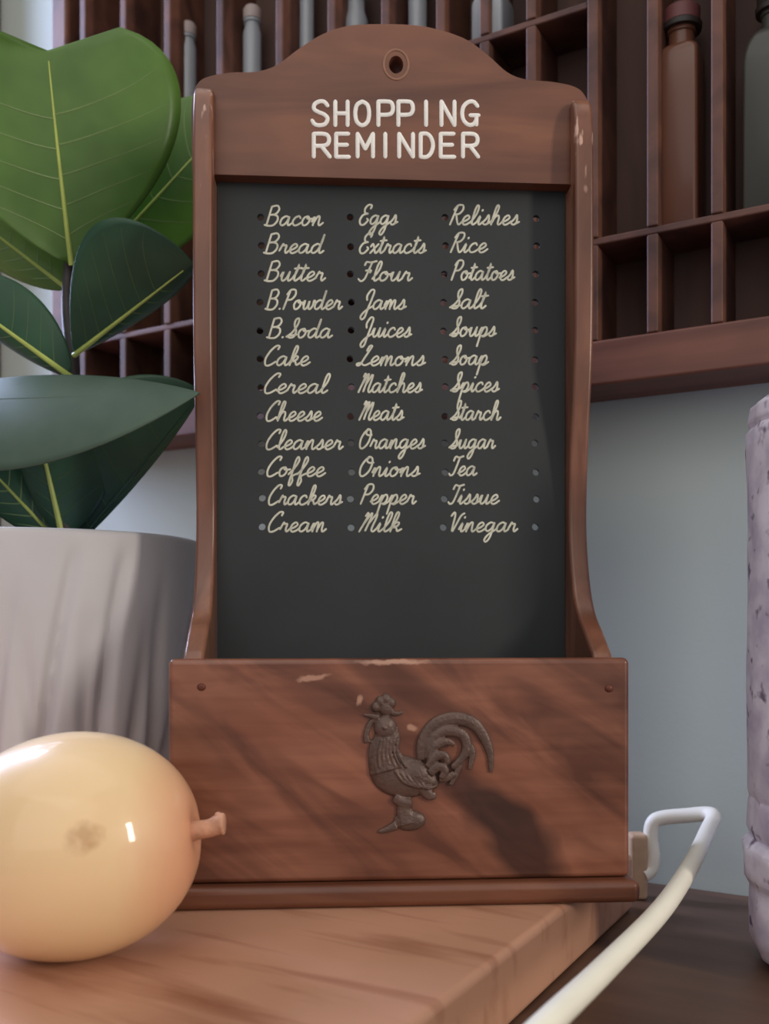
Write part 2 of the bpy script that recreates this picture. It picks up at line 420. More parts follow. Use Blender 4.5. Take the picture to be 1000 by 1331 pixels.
def sheet(name, outer, holes, thick, mat, parent, y0, bevel=0.0):
    """flat plate in the x-z plane with through holes, front at y0, thickness to +y"""
    bm = bmesh.new(); edges = []
    for loop in [outer] + holes:
        vs = [bm.verts.new((p[0], y0, p[1])) for p in loop]
        for i in range(len(vs)): edges.append(bm.edges.new((vs[i], vs[(i + 1) % len(vs)])))
    bmesh.ops.triangle_fill(bm, use_beauty=True, use_dissolve=False, edges=edges)
    ret = bmesh.ops.extrude_face_region(bm, geom=bm.faces[:])
    for v in [e for e in ret['geom'] if isinstance(e, bmesh.types.BMVert)]: v.co.y += thick
    bmesh.ops.recalc_face_normals(bm, faces=bm.faces)
    me = bpy.data.meshes.new(name); bm.to_mesh(me); bm.free()
    return finish(name, me, mat, parent, False, bevel)

def thing(name, label, cat, loc=(0, 0, 0), rz=0.0, group=None):
    o = bpy.data.objects.new(name, None); COL.objects.link(o)
    o.empty_display_size = 0.02
    o.location = loc; o.rotation_euler = (0, 0, rz)
    o['label'] = label; o['category'] = cat
    if group: o['group'] = group
    return o
def tag(o, label, cat, group=None):
    o['label'] = label; o['category'] = cat
    if group: o['group'] = group
    return o
def struct(o): o['kind'] = 'structure'; return o

def smooth_path(pts, n=8, closed=False):
    """Catmull-Rom through points of any dimension"""
    out = []; N = len(pts)
    if N < 3: 
        return [tuple(p) for p in pts]
    for i in range(N if closed else N - 1):
        if closed: p0, p1, p2, p3 = pts[i - 1], pts[i], pts[(i + 1) % N], pts[(i + 2) % N]
        else: p0, p1, p2, p3 = pts[max(i - 1, 0)], pts[i], pts[i + 1], pts[min(i + 2, N - 1)]
        for k in range(n):
            t = k / n
            out.append(tuple(0.5 * ((2 * b) + (-a + c) * t + (2 * a - 5 * b + 4 * c - d) * t * t + (-a + 3 * b - 3 * c + d) * t ** 3)
                             for a, b, c, d in zip(p0, p1, p2, p3)))
    if not closed: out.append(tuple(pts[-1]))
    return out

def at(px, py, Y):
    """point at distance Y seen at column px, row py of the photograph"""
    return Vector(((px - 500) / F * Y, Y, ZC + (HOR - py) / F * Y))

# ------------------------------------------------------------------ setting
YAW = math.radians(30)
EU = Vector((math.cos(YAW), -math.sin(YAW), 0))          # along the wall, to the right
EN = Vector((math.sin(YAW), math.cos(YAW), 0))           # into the wall
W0 = Vector((0, 0.5617, 0))
# local frame of wall things: x along the wall, y into it, z up, origin on the wall line
def wall_obj(o):
    o.location = W0; o.rotation_euler = (0, 0, -YAW); return o

b = MB(); b.box(-1.6, 1.2, 0.0, 0.06, -0.85, 1.5)
struct(wall_obj(b.build('wall_back', M['wall'])))
b = MB(); b.box(-1.6, 1.2, -1.9, 0.0, -0.90, -0.85)
struct(wall_obj(b.build('floor', M['floor'])))
b = MB(); b.box(-0.47, -0.335, -0.022, -0.0003, 0.0005, 1.2)
struct(wall_obj(b.build('trim_1', M['trim'], bevel=0.003)))

cab = thing('cabinet', 'dark brown wooden cabinet top that everything stands on', 'cabinet')
wall_obj(cab); cab.location = W0 + Vector((0, 0, -0.85))
b = MB(); b.box(-0.95, 0.9, -0.62, -0.0005, 0.825, 0.85)
b.build('cabinet_top', M['counter'], cab, bevel=0.003)
b = MB(); b.box(-0.93, 0.88, -0.60, -0.001, 0.0, 0.8248)
b.build('cabinet_body', M['counter'], cab, bevel=0.002)

# ------------------------------------------------------------------ chopping board
TB = 0.0257
C0 = Vector((0.0693, 0.361, 0))
b = MB(); b.box(-0.52, 0.0, -0.30, 0.088, 0.0, TB)
cb = b.build('chopping_board', M['board'], bevel=0.003)
cb.location = C0; cb.rotation_euler = (0, 0, -YAW)
tag(cb, 'thick pale wooden chopping board under the shopping reminder', 'chopping board')

# ------------------------------------------------------------------ shopping reminder
TH = math.radians(3.5)
RO = Vector((0.0067, 0.360, TB))
rem = thing('shopping_reminder', 'brown wooden shopping reminder rack with blackboard list and rooster box front', 'memo board', RO, TH)
lx = Vector((math.cos(TH), math.sin(TH))); ly = Vector((-math.sin(TH), math.cos(TH)))
def rl(px, py, d):
    """local (x, z) on the reminder's plane at local depth d, for a measured photo position"""
    k = (px - 500) / F
    r = Vector((k, 1.0)); o = Vector((RO.x, RO.y))
    t = (d + o.dot(ly)) / r.dot(ly)
    p = r * t
    return ((p - o).dot(lx), ZC + (HOR - py) / F * p.y - TB)

Z0 = 0.1077                          # eye level in local z
HB = 0.043                           # header front
BB = 0.050                           # blackboard front
# back panel with crest
crest = [(-0.0838, Z0 + 0.183), (-0.0842, Z0 + 0.205), (-0.0838, Z0 + 0.214), (-0.0815, Z0 + 0.2205), (-0.077, Z0 + 0.2235), (-0.0675, Z0 + 0.2255), (-0.0575, Z0 + 0.2262),
         (-0.049, Z0 + 0.2292), (-0.040, Z0 + 0.2362), (-0.0305, Z0 + 0.2425), (-0.020, Z0 + 0.2465), (-0.008, Z0 + 0.2478), (0.008, Z0 + 0.2480),
         (0.020, Z0 + 0.2462), (0.031, Z0 + 0.2425), (0.040, Z0 + 0.2362), (0.048, Z0 + 0.2295), (0.056, Z0 + 0.2268), (0.067, Z0 + 0.2262), (0.0765, Z0 + 0.2245), (0.081, Z0 + 0.2210), (0.0838, Z0 + 0.214), (0.0842, Z0 + 0.205), (0.0838, Z0 + 0.183)]
crest = [crest[0]] + smooth_path(crest[1:-1], 4) + [crest[-1]]
hx, hz = rl(515, 84, HB)
hole = [(hx + 0.0030 * math.cos(a), hz + 0.0037 * math.sin(a)) for a in [2 * math.pi * i / 24 for i in range(24)]]
hd = sheet('header_panel', crest, [hole], 0.012, M['pine'], rem, HB, 0.0018)
b = MB()
rr = [(hx + 0.0052 * math.cos(a), HB - 0.0001, hz + 0.0062 * math.sin(a)) for a in [2 * math.pi * i / 32 for i in range(33)]]
b.tube(rr, 0.0005, 8, flat=((0, 1, 0), 0.5))
b.build('hanging_hole_rim', M['worn'], hd, smooth=True)
# blackboard with peg holes
rows = [283, 320, 356, 393, 430, 467, 503, 541, 576, 613, 648, 685]
holes = []
for j, cx in enumerate((339.5, 456.5, 578, 697)):
    for i, y in enumerate(rows):
        x, z = rl(cx + random.uniform(-1.5, 1.5), y + random.uniform(-1, 1), BB)
        holes.append([(x + 0.0015 * math.cos(a), z + 0.0015 * math.sin(a)) for a in [2 * math.pi * q / 14 for q in range(14)]])
bbd = sheet('blackboard', [(-0.0743, 0.009), (0.0743, 0.009), (0.0743, Z0 + 0.1935), (-0.0743, Z0 + 0.1935)], holes, 0.0025, M['black'], rem, BB)
# side boards
front = [(0.0068, -0.0990), (0.0068, -0.0165), (0.0090, -0.0140), (0.0205, -0.0055), (0.0310, 0.002), (0.0385, 0.014), (0.0435, 0.032), (0.0440, 0.050), (0.0405, 0.077), (0.0355, 0.105), (0.0338, 0.130), (0.0335, 0.170), (0.0342, 0.200), (0.0362, 0.2120), (0.0400, 0.2170)]
fr = [front[0], front[1]] + smooth_path(front[2:], 5)
back = [(0.0428, 0.2175), (0.0428, 0.1825), (0.060, 0.1825), (0.060, -0.0990)]
prof = [(y, z + Z0) for y, z in fr + back]
for sx in (-1, 1):
    b = MB(); b.prism(prof, 'x', sx * 0.0745, sx * 0.0825)
    b.build('side_panel', M['pine_side'], rem, bevel=0.0016)
# box front, base
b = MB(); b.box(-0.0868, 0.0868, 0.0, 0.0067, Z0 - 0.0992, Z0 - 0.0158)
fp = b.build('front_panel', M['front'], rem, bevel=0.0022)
b = MB(); b.box(-0.0895, 0.0895, -0.0052, 0.060, 0.0, Z0 - 0.0993)
b.build('base_board', M['pine'], rem, bevel=0.0028, bseg=4)
for px, py in ((262, 893), (792, 895)):
    x, z = rl(px, py, 0)
    b = MB(); b.ell((x, -0.0001, z), (0.0016, 0.0006, 0.0014), 14, 8)
    b.build('nail', M['nail'], fp, smooth=True)

# rooster ornament (cast relief)
def rz(zx, zy):
    return rl(430 + zx / 4.0, 860 + zy / 4.0, 0.0)
S4 = 0.36 / F / 4.0
ro = MB()
def feather(pts, w0, w1, w2, y=-0.0006, th=0.5, n=6):
    sp = smooth_path([rz(*p) for p in pts], n)
    m = len(sp); rad = []
    for i in range(m):
        t = i / (m - 1)
        r = (w0 * (1 - t) * (1 - t) + 2 * w1 * t * (1 - t) + w2 * t * t) * S4
        rad.append(r)
    ro.tube([(p[0], y, p[1]) for p in sp], rad, 10, flat=((0, 1, 0), th))
def blob(zx, zy, rx, rzz, th, ang=0, y=0.0):
    x, z = rz(zx, zy)
    ro.ell((x, y, z), (rx * S4, th, rzz * S4), 24, 12, Matrix.Rotation(math.radians(ang), 3, 'Y'))
blob(365, 595, 165, 112, 0.0031, 12)           # body
blob(265, 540, 70, 125, 0.0028, -8)            # breast
blob(450, 590, 90, 80, 0.0036, 25)             # wing
blob(500, 610, 70, 55, 0.0030, 35)
blob(284, 345, 62, 68, 0.0028)                 # head
blob(276, 340, 16, 17, 0.0034)                 # cheek
feather([(290, 340), (292, 400), (278, 470), (300, 560)], 62, 72, 110, 0, 0.45)   # neck
for k in range(6):                             # hackle strands
    feather([(262 + k * 16, 395), (248 + k * 20, 470), (250 + k * 28, 545)], 7, 10, 5, -0.0030, 0.6)
for k, (cx, cy, r) in enumerate(((235, 235, 26), (258, 208, 27), (288, 196, 28), (315, 214, 26), (288, 240, 40))):
    blob(cx, cy, r, r * 1.15, 0.0018)          # comb
feather([(250, 290), (215, 282), (168, 274)], 20, 14, 5, -0.0008, 0.6)            # beak
feather([(235, 300), (205, 320), (185, 375), (190, 420)], 12, 14, 20, -0.0006, 0.5)  # wattle
feather([(318, 262), (345, 270), (372, 262)], 16, 14, 9, -0.0008, 0.6)
# tail sickles
feather([(475, 510), (480, 420), (540, 330), (640, 295), (740, 320), (800, 400), (828, 480), (832, 575)], 30, 52, 10, -0.0007, 0.42)
feather([(500, 500), (520, 420), (590, 360), (680, 375), (705, 440), (680, 500), (625, 550)], 20, 42, 14, -0.0013, 0.5)
feather([(510, 520), (540, 440), (600, 412), (640, 432)], 18, 34, 10, -0.0020, 0.5)
feather([(500, 545), (545, 488), (590, 485), (605, 530)], 20, 34, 12, -0.0026, 0.5)
feather([(510, 575), (555, 540), (590, 560), (570, 600)], 22, 30, 16, -0.0028, 0.5)
feather([(690, 490), (660, 560), (620, 640)], 14, 22, 12, -0.0010, 0.5)
feather([(705, 410), (735, 470), (720, 560)], 18, 26, 10, -0.0009, 0.5)
feather([(560, 600), (600, 600), (640, 575)], 20, 22, 16, -0.0022, 0.5)
feather([(470, 640), (510, 690), (545, 690)], 40, 30, 18, -0.0012, 0.5)
for k in range(5):                             # wing feather edges
    feather([(330 + k * 30, 560 + k * 10), (380 + k * 30, 620 + k * 8), (460 + k * 22, 650 - k * 4)], 6, 11, 5, -0.0032, 0.6)
feather([(330, 700), (375, 730), (420, 735)], 30, 34, 24, -0.0010, 0.5)           # thighs
feather([(380, 710), (385, 780), (400, 840)], 40, 40, 60, -0.0006, 0.4)           # shank
blob(410, 825, 85, 55, 0.0020)                 # mound
feather([(340, 850), (290, 872), (246, 884)], 26, 18, 8, -0.0006, 0.5)            # toe
rst = ro.build('rooster_ornament', M['rooster'], fp, smooth=True, angle=180)
rm = rst.modifiers.new('fuse', 'REMESH'); rm.mode = 'VOXEL'; rm.voxel_size = 0.00022; rm.use_smooth_shade = True
sm = rst.modifiers.new('soften', 'SMOOTH'); sm.factor = 0.5; sm.iterations = 9

# ---- lettering
def stroke_mesh(mb, pts2, d, w, n=5, seg=6):
    sp = smooth_path(pts2, n) if len(pts2) > 2 else pts2
    clean = [sp[0]]
    for q in sp[1:]:
        if (q[0] - clean[-1][0]) ** 2 + (q[1] - clean[-1][1]) ** 2 > 1e-10: clean.append(q)
    if len(clean) < 2: return
    # rounded ends
    a, c = Vector(clean[0]), Vector(clean[1]); e, f = Vector(clean[-1]), Vector(clean[-2])
    t0 = (a - c).normalized(); t1 = (e - f).normalized()
    path = [tuple(a + t0 * w * 0.8)] + clean + [tuple(e + t1 * w * 0.8)]
    rad = [w * 0.45] + [w] * len(clean) + [w * 0.45]
    mb.tube([(p[0], d, p[1]) for p in path], rad, seg, flat=((0, 1, 0), 0.35), up=(0, 1, 0))

# routed capitals of the title: strokes on a unit cell
CAP = {
 'S': [[(0.95, 0.82), (0.75, 0.98), (0.45, 1.0), (0.15, 0.88), (0.12, 0.68), (0.4, 0.55), (0.75, 0.45), (0.95, 0.28), (0.8, 0.06), (0.45, 0.0), (0.15, 0.05), (0.0, 0.2)]],
 'H': [[(0, 0), (0, 1)], [(1, 0), (1, 1)], [(0, 0.5), (1, 0.5)]],
 'O': [[(0.5, 1), (0.12, 0.85), (0, 0.5), (0.12, 0.15), (0.5, 0), (0.88, 0.15), (1, 0.5), (0.88, 0.85), (0.5, 1)]],
 'P': [[(0, 0), (0, 1)], [(0, 1), (0.55, 1), (0.88, 0.95), (1, 0.72), (0.88, 0.5), (0.55, 0.44), (0, 0.44)]],
 'I': [[(0, 0), (0, 1)]],
 'N': [[(0, 0), (0, 1)], [(0, 1), (1, 0)], [(1, 0), (1, 1)]],
 'G': [[(0.95, 0.8), (0.72, 0.98), (0.4, 0.98), (0.1, 0.8), (0.0, 0.5), (0.1, 0.2), (0.4, 0.02), (0.7, 0.05), (0.86, 0.2)], [(0.5, 0.42), (1.02, 0.42)], [(0.88, 0.42), (0.88, 0.02)]],
 'R': [[(0, 0), (0, 1)], [(0, 1), (0.55, 1), (0.85, 0.93), (0.95, 0.74), (0.85, 0.55), (0.55, 0.48), (0, 0.48)], [(0.45, 0.48), (1, 0)]],
 'E': [[(0, 0), (0, 1)], [(0, 1), (0.95, 1)], [(0, 0.52), (0.85, 0.52)], [(0, 0), (1, 0)]],
 'M': [[(0, 0), (0, 1)], [(0, 1), (0.5, 0.35)], [(0.5, 0.35), (1, 1)], [(1, 1), (1, 0)]],
 'D': [[(0, 0), (0, 1)], [(0, 1), (0.5, 1), (0.85, 0.82), (1, 0.5), (0.85, 0.18), (0.5, 0), (0, 0)]],
}
LINE1 = [('S', 406, 427), ('H', 436, 452), ('O', 462, 480), ('P', 492, 511), ('P', 518, 537), ('I', 554, 556), ('N', 574, 591), ('G', 601, 622)]
LINE2 = [('R', 408, 429), ('E', 437, 454), ('M', 465, 485), ('I', 501, 503), ('N', 519, 537), ('D', 547, 563), ('E', 573, 591), ('R', 602, 622)]
tl = MB()
for line, yt, yb in ((LINE1, 132, 163), (LINE2, 174, 204)):
    for ch, x0, x1 in line:
        for st in CAP[ch]:
            pts = [rl(x0 + (x1 - x0) * u, yb - (yb - yt) * v, HB) for u, v in st]
            stroke_mesh(tl, pts, HB - 0.0001, 0.00086, 5, 8)
tl.build('title_lettering', M['paint'], hd, smooth=True, angle=60)

# hand lettered script: x-height 1, ascender about 2.1, descender -1.1; (strokes, advance)
LC = {
 'a': ([[(0.85, 0.85), (0.5, 1.0), (0.12, 0.7), (0.08, 0.2), (0.35, 0.0), (0.68, 0.3), (0.86, 0.9)], [(0.86, 0.9), (0.84, 0.3), (0.98, 0.0), (1.3, 0.25)]], 1.25),
 'c': ([[(0.78, 0.78), (0.6, 1.0), (0.25, 0.85), (0.08, 0.4), (0.3, 0.02), (0.65, 0.05), (1.05, 0.35)]], 1.0),
 'd': ([[(0.82, 0.85), (0.5, 1.0), (0.12, 0.7), (0.08, 0.2), (0.35, 0.0), (0.68, 0.3), (0.88, 1.0), (0.95, 2.0)], [(0.95, 2.0), (0.86, 0.9), (0.86, 0.2), (1.02, 0.0), (1.3, 0.25)]], 1.25),
 'e': ([[(0.0, 0.25), (0.45, 0.45), (0.72, 0.75), (0.52, 1.0), (0.22, 0.8), (0.1, 0.35), (0.32, 0.0), (0.65, 0.05), (1.0, 0.35)]], 0.95),
 'f': ([[(0.0, 0.2), (0.45, 0.9), (0.72, 1.7), (0.55, 2.1), (0.38, 1.7), (0.34, 0.6), (0.28, -0.8), (0.45, -1.0), (0.58, -0.5), (0.45, 0.0), (0.95, 0.3)]], 0.9),
 'g': ([[(0.85, 0.85), (0.5, 1.0), (0.12, 0.7), (0.1, 0.25), (0.38, 0.05), (0.7, 0.35), (0.86, 0.95)], [(0.86, 0.95), (0.78, -0.5), (0.5, -1.1), (0.25, -0.9), (0.5, -0.35), (1.25, 0.3)]], 1.2),
 'h': ([[(0.0, 0.2), (0.42, 1.2), (0.5, 1.95), (0.32, 2.1), (0.2, 1.6), (0.14, 0.0)], [(0.14, 0.1), (0.35, 0.8), (0.65, 1.0), (0.8, 0.7), (0.8, 0.15), (0.98, 0.0), (1.25, 0.3)]], 1.2),
 'i': ([[(0.0, 0.25), (0.25, 0.95), (0.22, 0.2), (0.38, 0.0), (0.65, 0.3)], [(0.3, 1.5), (0.34, 1.6)]], 0.62),
 'k': ([[(0.0, 0.2), (0.42, 1.2), (0.5, 1.95), (0.32, 2.1), (0.2, 1.6), (0.14, 0.0)], [(0.16, 0.3), (0.45, 0.95), (0.75, 0.95), (0.65, 0.6), (0.25, 0.48)], [(0.25, 0.48), (0.6, 0.4), (0.8, 0.05), (1.15, 0.28)]], 1.1),
 'l': ([[(0.0, 0.2), (0.42, 1.1), (0.5, 1.9), (0.32, 2.1), (0.18, 1.6), (0.16, 0.3), (0.34, 0.0), (0.68, 0.3)]], 0.65),
 'm': ([[(0.0, 0.4), (0.18, 0.95), (0.2, 0.0)], [(0.2, 0.2), (0.4, 0.9), (0.6, 0.95), (0.66, 0.0)], [(0.66, 0.2), (0.88, 0.9), (1.08, 0.92), (1.12, 0.2), (1.28, 0.0), (1.55, 0.28)]], 1.5),
 'n': ([[(0.0, 0.4), (0.18, 0.95), (0.2, 0.0)], [(0.2, 0.2), (0.45, 0.9), (0.68, 0.95), (0.74, 0.2), (0.9, 0.0), (1.2, 0.28)]], 1.15),
 'o': ([[(0.55, 0.98), (0.2, 0.85), (0.06, 0.45), (0.25, 0.02), (0.6, 0.1), (0.78, 0.55), (0.55, 0.98), (0.5, 0.75), (0.8, 0.7), (1.1, 0.75)]], 1.05),
 'p': ([[(0.0, 0.4), (0.24, 1.0), (0.2, 0.0), (0.12, -1.1)], [(0.18, 0.1), (0.4, 0.85), (0.7, 0.98), (0.86, 0.6), (0.7, 0.1), (0.4, 0.02), (0.7, -0.02), (1.15, 0.3)]], 1.12),
 'r': ([[(0.0, 0.25), (0.22, 0.98), (0.34, 0.82), (0.6, 0.82), (0.58, 0.3), (0.72, 0.0), (1.0, 0.3)]], 0.95),
 's': ([[(0.0, 0.2), (0.3, 0.6), (0.48, 1.05), (0.62, 0.6), (0.58, 0.12), (0.3, 0.0), (0.12, 0.12)], [(0.58, 0.12), (0.9, 0.3)]], 0.85),
 't': ([[(0.0, 0.2), (0.28, 0.9), (0.36, 1.8), (0.24, 0.9), (0.24, 0.2), (0.42, 0.0), (0.72, 0.3)], [(0.02, 1.32), (0.7, 1.4)]], 0.7),
 'u': ([[(0.0, 0.5), (0.18, 0.98), (0.16, 0.25), (0.36, 0.0), (0.65, 0.3), (0.82, 0.98)], [(0.82, 0.98), (0.8, 0.2), (0.96, 0.0), (1.25, 0.28)]], 1.2),
 'w': ([[(0.0, 0.5), (0.16, 0.98), (0.16, 0.2), (0.36, 0.0), (0.6, 0.3), (0.68, 0.9), (0.7, 0.2), (0.9, 0.0), (1.15, 0.35), (1.2, 0.95), (1.4, 0.75)]], 1.35),
 'x': ([[(0.0, 0.7), (0.2, 1.0), (0.45, 0.5), (0.7, 0.0), (1.0, 0.25)], [(0.82, 0.98), (0.1, 0.0)]], 0.95),
 '.': ([[(0.1, 0.02), (0.16, 0.08)]], 0.5),
 'B': ([[(0.15, 2.05), (0.1, 0.0)], [(0.15, 2.05), (0.7, 2.15), (0.98, 1.75), (0.75, 1.25), (0.2, 1.15)], [(0.5, 1.18), (0.98, 1.0), (1.1, 0.5), (0.8, 0.02), (0.3, -0.05), (-0.1, 0.05)]], 1.4),
 'C': ([[(1.05, 1.75), (1.1, 2.1), (0.75, 2.1), (0.3, 1.5), (0.05, 0.7), (0.2, 0.05), (0.6, 0.0), (1.15, 0.4)]], 1.25),
 'E': ([[(1.0, 1.75), (1.05, 2.1), (0.65, 2.15), (0.35, 1.75), (0.45, 1.3), (0.8, 1.2)], [(0.8, 1.2), (0.3, 1.05), (0.05, 0.5), (0.25, 0.02), (0.65, 0.0), (1.0, 0.45), (0.85, 0.65)]], 1.25),
 'F': ([[(0.2, 1.7), (0.3, 2.05), (0.7, 2.0), (1.25, 2.15)], [(0.85, 2.0), (0.7, 1.0), (0.55, 0.2), (0.25, -0.05), (-0.05, 0.2)], [(0.45, 1.1), (0.95, 1.15), (0.9, 0.9)]], 1.3),
 'J': ([[(0.3, 1.0), (0.2, 1.5), (0.5, 2.1), (0.85, 2.0), (0.8, 1.2), (0.62, 0.0), (0.5, -0.9), (0.2, -1.1), (0.05, -0.75), (0.4, -0.2), (1.1, 0.35)]], 1.1),
 'L': ([[(0.65, 1.6), (0.8, 2.1), (1.05, 2.1), (0.85, 1.5), (0.6, 0.8), (0.35, 0.1), (0.1, -0.02), (0.0, 0.15), (0.35, 0.25), (0.8, 0.0), (1.3, 0.25)]], 1.3),
 'M': ([[(0.25, 1.7), (0.4, 2.05), (0.45, 1.6), (0.05, 0.0)], [(0.3, 0.9), (0.75, 2.0), (0.8, 1.5), (0.6, 0.1)], [(0.75, 0.9), (1.25, 1.95), (1.3, 1.4), (1.15, 0.3), (1.35, 0.0), (1.6, 0.3)]], 1.6),
 'O': ([[(0.75, 2.1), (0.35, 1.8), (0.05, 1.0), (0.15, 0.2), (0.5, 0.0), (0.95, 0.5), (1.1, 1.3), (0.95, 1.95), (0.6, 2.1), (0.5, 1.7), (0.8, 1.45), (1.2, 1.5)]], 1.35),
 'P': ([[(0.35, 2.0), (0.05, 0.0)], [(0.1, 1.6), (0.4, 2.1), (0.9, 2.1), (1.05, 1.6), (0.75, 1.1), (0.28, 1.0)]], 1.1),
 'R': ([[(0.35, 2.0), (0.05, 0.0)], [(0.1, 1.6), (0.4, 2.1), (0.9, 2.1), (1.02, 1.65), (0.75, 1.2), (0.3, 1.1)], [(0.45, 1.12), (0.7, 0.4), (0.95, 0.0), (1.25, 0.3)]], 1.2),
 'S': ([[(0.0, 0.1), (0.5, 0.6), (0.85, 1.5), (0.8, 2.1), (0.5, 1.9), (0.55, 1.3), (0.85, 0.7), (0.75, 0.1), (0.35, 0.0), (0.1, 0.2), (0.5, 0.25), (1.0, 0.35)]], 1.1),
 'T': ([[(0.2, 1.6), (0.35, 2.05), (0.75, 1.95), (1.25, 2.1)], [(0.85, 1.98), (0.7, 1.0), (0.5, 0.15), (0.2, 0.0), (0.0, 0.2)]], 1.05),
 'V': ([[(0.0, 1.7), (0.25, 2.1), (0.4, 1.7), (0.42, 0.6), (0.5, 0.0), (0.75, 0.8), (1.0, 1.7), (1.3, 2.0)]], 1.15),
}
COL1 = [('Bacon', 344, 420, 293), ('Bread', 343, 422, 329), ('Butter', 344, 423, 365), ('B.Powder', 345, 445, 402), ('B.Soda', 347, 432, 439), ('Cake', 345, 403, 475),
        ('Cereal', 345, 429, 511), ('Cheese', 347, 419, 547), ('Cleanser', 347, 446, 584), ('Coffee', 348, 423, 619), ('Crackers', 350, 445, 656), ('Cream', 350, 424, 691)]
COL2 = [('Eggs', 468, 517, 292), ('Extracts', 468, 554, 329), ('Flour', 466, 536, 365), ('Jams', 469, 528, 402), ('Juices', 469, 535, 438), ('Lemons', 464, 553, 475),
        ('Matches', 466, 549, 510), ('Meats', 467, 525, 546), ('Oranges', 468, 553, 583), ('Onions', 468, 546, 619), ('Pepper', 469, 541, 655), ('Milk', 467, 522, 691)]
COL3 = [('Relishes', 585, 675, 292), ('Rice', 586, 634, 328), ('Potatoes', 587, 669, 364), ('Salt', 585, 635, 401), ('Soups', 585, 645, 437), ('Soap', 585, 635, 474),
        ('Spices', 586, 649, 509), ('Starch', 586, 651, 546), ('Sugar', 584, 644, 583), ('Tea', 584, 620, 618), ('Tissue', 583, 649, 655), ('Vinegar', 587, 673, 691)]
XH = 11.0; SHEAR = 0.26
def word(mb, txt, x0, x1, yb):
    strokes = []; cx = 0.0
    for i, ch in enumerate(txt):
        g, adv = LC[ch]
        last = i == len(txt) - 1
        for st in g:
            pts = [(cx + u + SHEAR * v, v) for u, v in st]
            strokes.append(pts)
        cx += adv
    mn = min(p[0] for s in strokes for p in s); mxx = max(p[0] for s in strokes for p in s)
    k = (x1 - x0) / (mxx - mn)
    for s in strokes:
        pts = [rl(x0 + (u - mn) * k, yb - v * XH * 1.08, BB) for u, v in s]
        stroke_mesh(mb, pts, BB - 0.00005, 0.00041, 5, 6)
for colw in (COL1, COL2, COL3):
    for w in colw:
        mb = MB(); word(mb, *w)
        mb.build('list_word', M['script'], bbd, smooth=True, angle=60)

# ------------------------------------------------------------------ cream gourd
gc = Vector((-0.0995, 0.3055, TB))
go = thing('gourd', 'glossy cream gourd with pinkish stem end resting on the chopping board', 'gourd', gc)
b = MB(); seg = 64; rings = 40
vs = []; fs = []
R1, R2 = 0.0409, 0.0354
for i in range(rings + 1):
    ph = math.pi * i / rings
    for k in range(seg):
        a = 2 * math.pi * k / seg
        x = R1 * math.cos(ph)
        r = R2 * math.sin(ph) ** 0.95 * (1 + 0.02 * math.cos(ph))
        dim = 0.0025 * math.exp(-(math.sin(ph) / 0.16) ** 2) if math.cos(ph) > 0 else 0
        vs.append((x - dim, r * math.cos(a) * 1.0, R2 + r * math.sin(a)))
for i in range(rings):
    for k in range(seg):
        k2 = (k + 1) % seg
        fs.append((i * seg + k, (i + 1) * seg + k, (i + 1) * seg + k2, i * seg + k2))
tilt = Matrix.Rotation(math.radians(-6), 4, 'Y')
vs = [tilt @ (Vector(v) - Vector((0, 0, R2))) for v in vs]
zmin = min(v.z for v in vs)
vs = [v - Vector((0, 0, zmin)) for v in vs]
b.add(vs, fs)
body = b.build('gourd_body', M['gourd'], go, smooth=True, angle=80)
b = MB()
zz = -zmin + 0.0045
b.tube(smooth_path([(0.0365, -0.002, zz - 0.0005), (0.0405, -0.0025, zz + 0.0005), (0.0445, -0.003, zz + 0.0012), (0.0475, -0.003, zz + 0.0024), (0.0492, -0.003, zz + 0.0026)], 4),
       [0.0036, 0.0035, 0.0033, 0.0031, 0.0030, 0.0030, 0.0029, 0.0029, 0.0029, 0.0029, 0.0030, 0.0031, 0.0032, 0.0034, 0.0035, 0.0034, 0.0031], 12)
b.ell((0.0472, -0.003, zz + 0.0052), (0.0012, 0.0012, 0.0011), 10, 8)
b.build('stem', M['stem_dry'], go, smooth=True, angle=50)

# ------------------------------------------------------------------ potted plant
PC = Vector((-0.1655, 0.470, TB))
pl = thing('potted_plant', 'broad-leaved green plant in a carved pale grey pot at left', 'potted plant', PC)
RIM = ZC + 0.0367 - TB
def carve(a, z, r):
    t = 1 - z / RIM
    if r < 0.05: return 0
    edge = min(1, max(0, (RIM - z - 0.004) / 0.012))
    n = 17
    p1 = n * a + 1.7 * math.sin(2.3 * a + 3.5 * t) + 1.2 * t
    p2 = n * a + math.pi + 1.5 * math.sin(1.7 * a - 2.5 * t) - 0.8 * t
    g1 = max(0, math.cos(p1)) ** 3 * min(1, max(0, t * 1.6 + 0.25 * math.sin(5 * a)))
    g2 = max(0, math.cos(p2)) ** 2 * min(1, max(0, (t - 0.22) * 1.8))
    return -0.0056 * edge * (g1 + g2 * 0.9)
prof = []
for i in range(49):
    t = i / 48.0
    z = RIM * t
    r = 0.052 + (0.0742 - 0.052) * (1 - (1 - t) ** 1.9) ** 1.0
    prof.append((r, z))
prof = [(0.048, 0.0)] + prof[0:47] + [(0.0741, RIM - 0.0022), (0.0738, RIM - 0.0008), (0.0728, RIM), (0.0708, RIM), (0.0698, RIM - 0.001), (0.0695, RIM - 0.012), (0.068, RIM - 0.03), (0.062, RIM - 0.03)]
b = MB(); b.lathe(prof, 240, disp=lambda a, z, r: carve(a, z, r))
b.build('pot', M['pot'], pl, smooth=True, angle=60)
b = MB(); b.lathe([(0.001, RIM - 0.0135), (0.03, RIM - 0.0125), (0.0685, RIM - 0.0145), (0.0685, RIM - 0.0155)], 48)
b.build('soil', M['soil'], pl, smooth=True)
def lp(px, py, Y): return at(px, py, Y) - PC
b = MB()
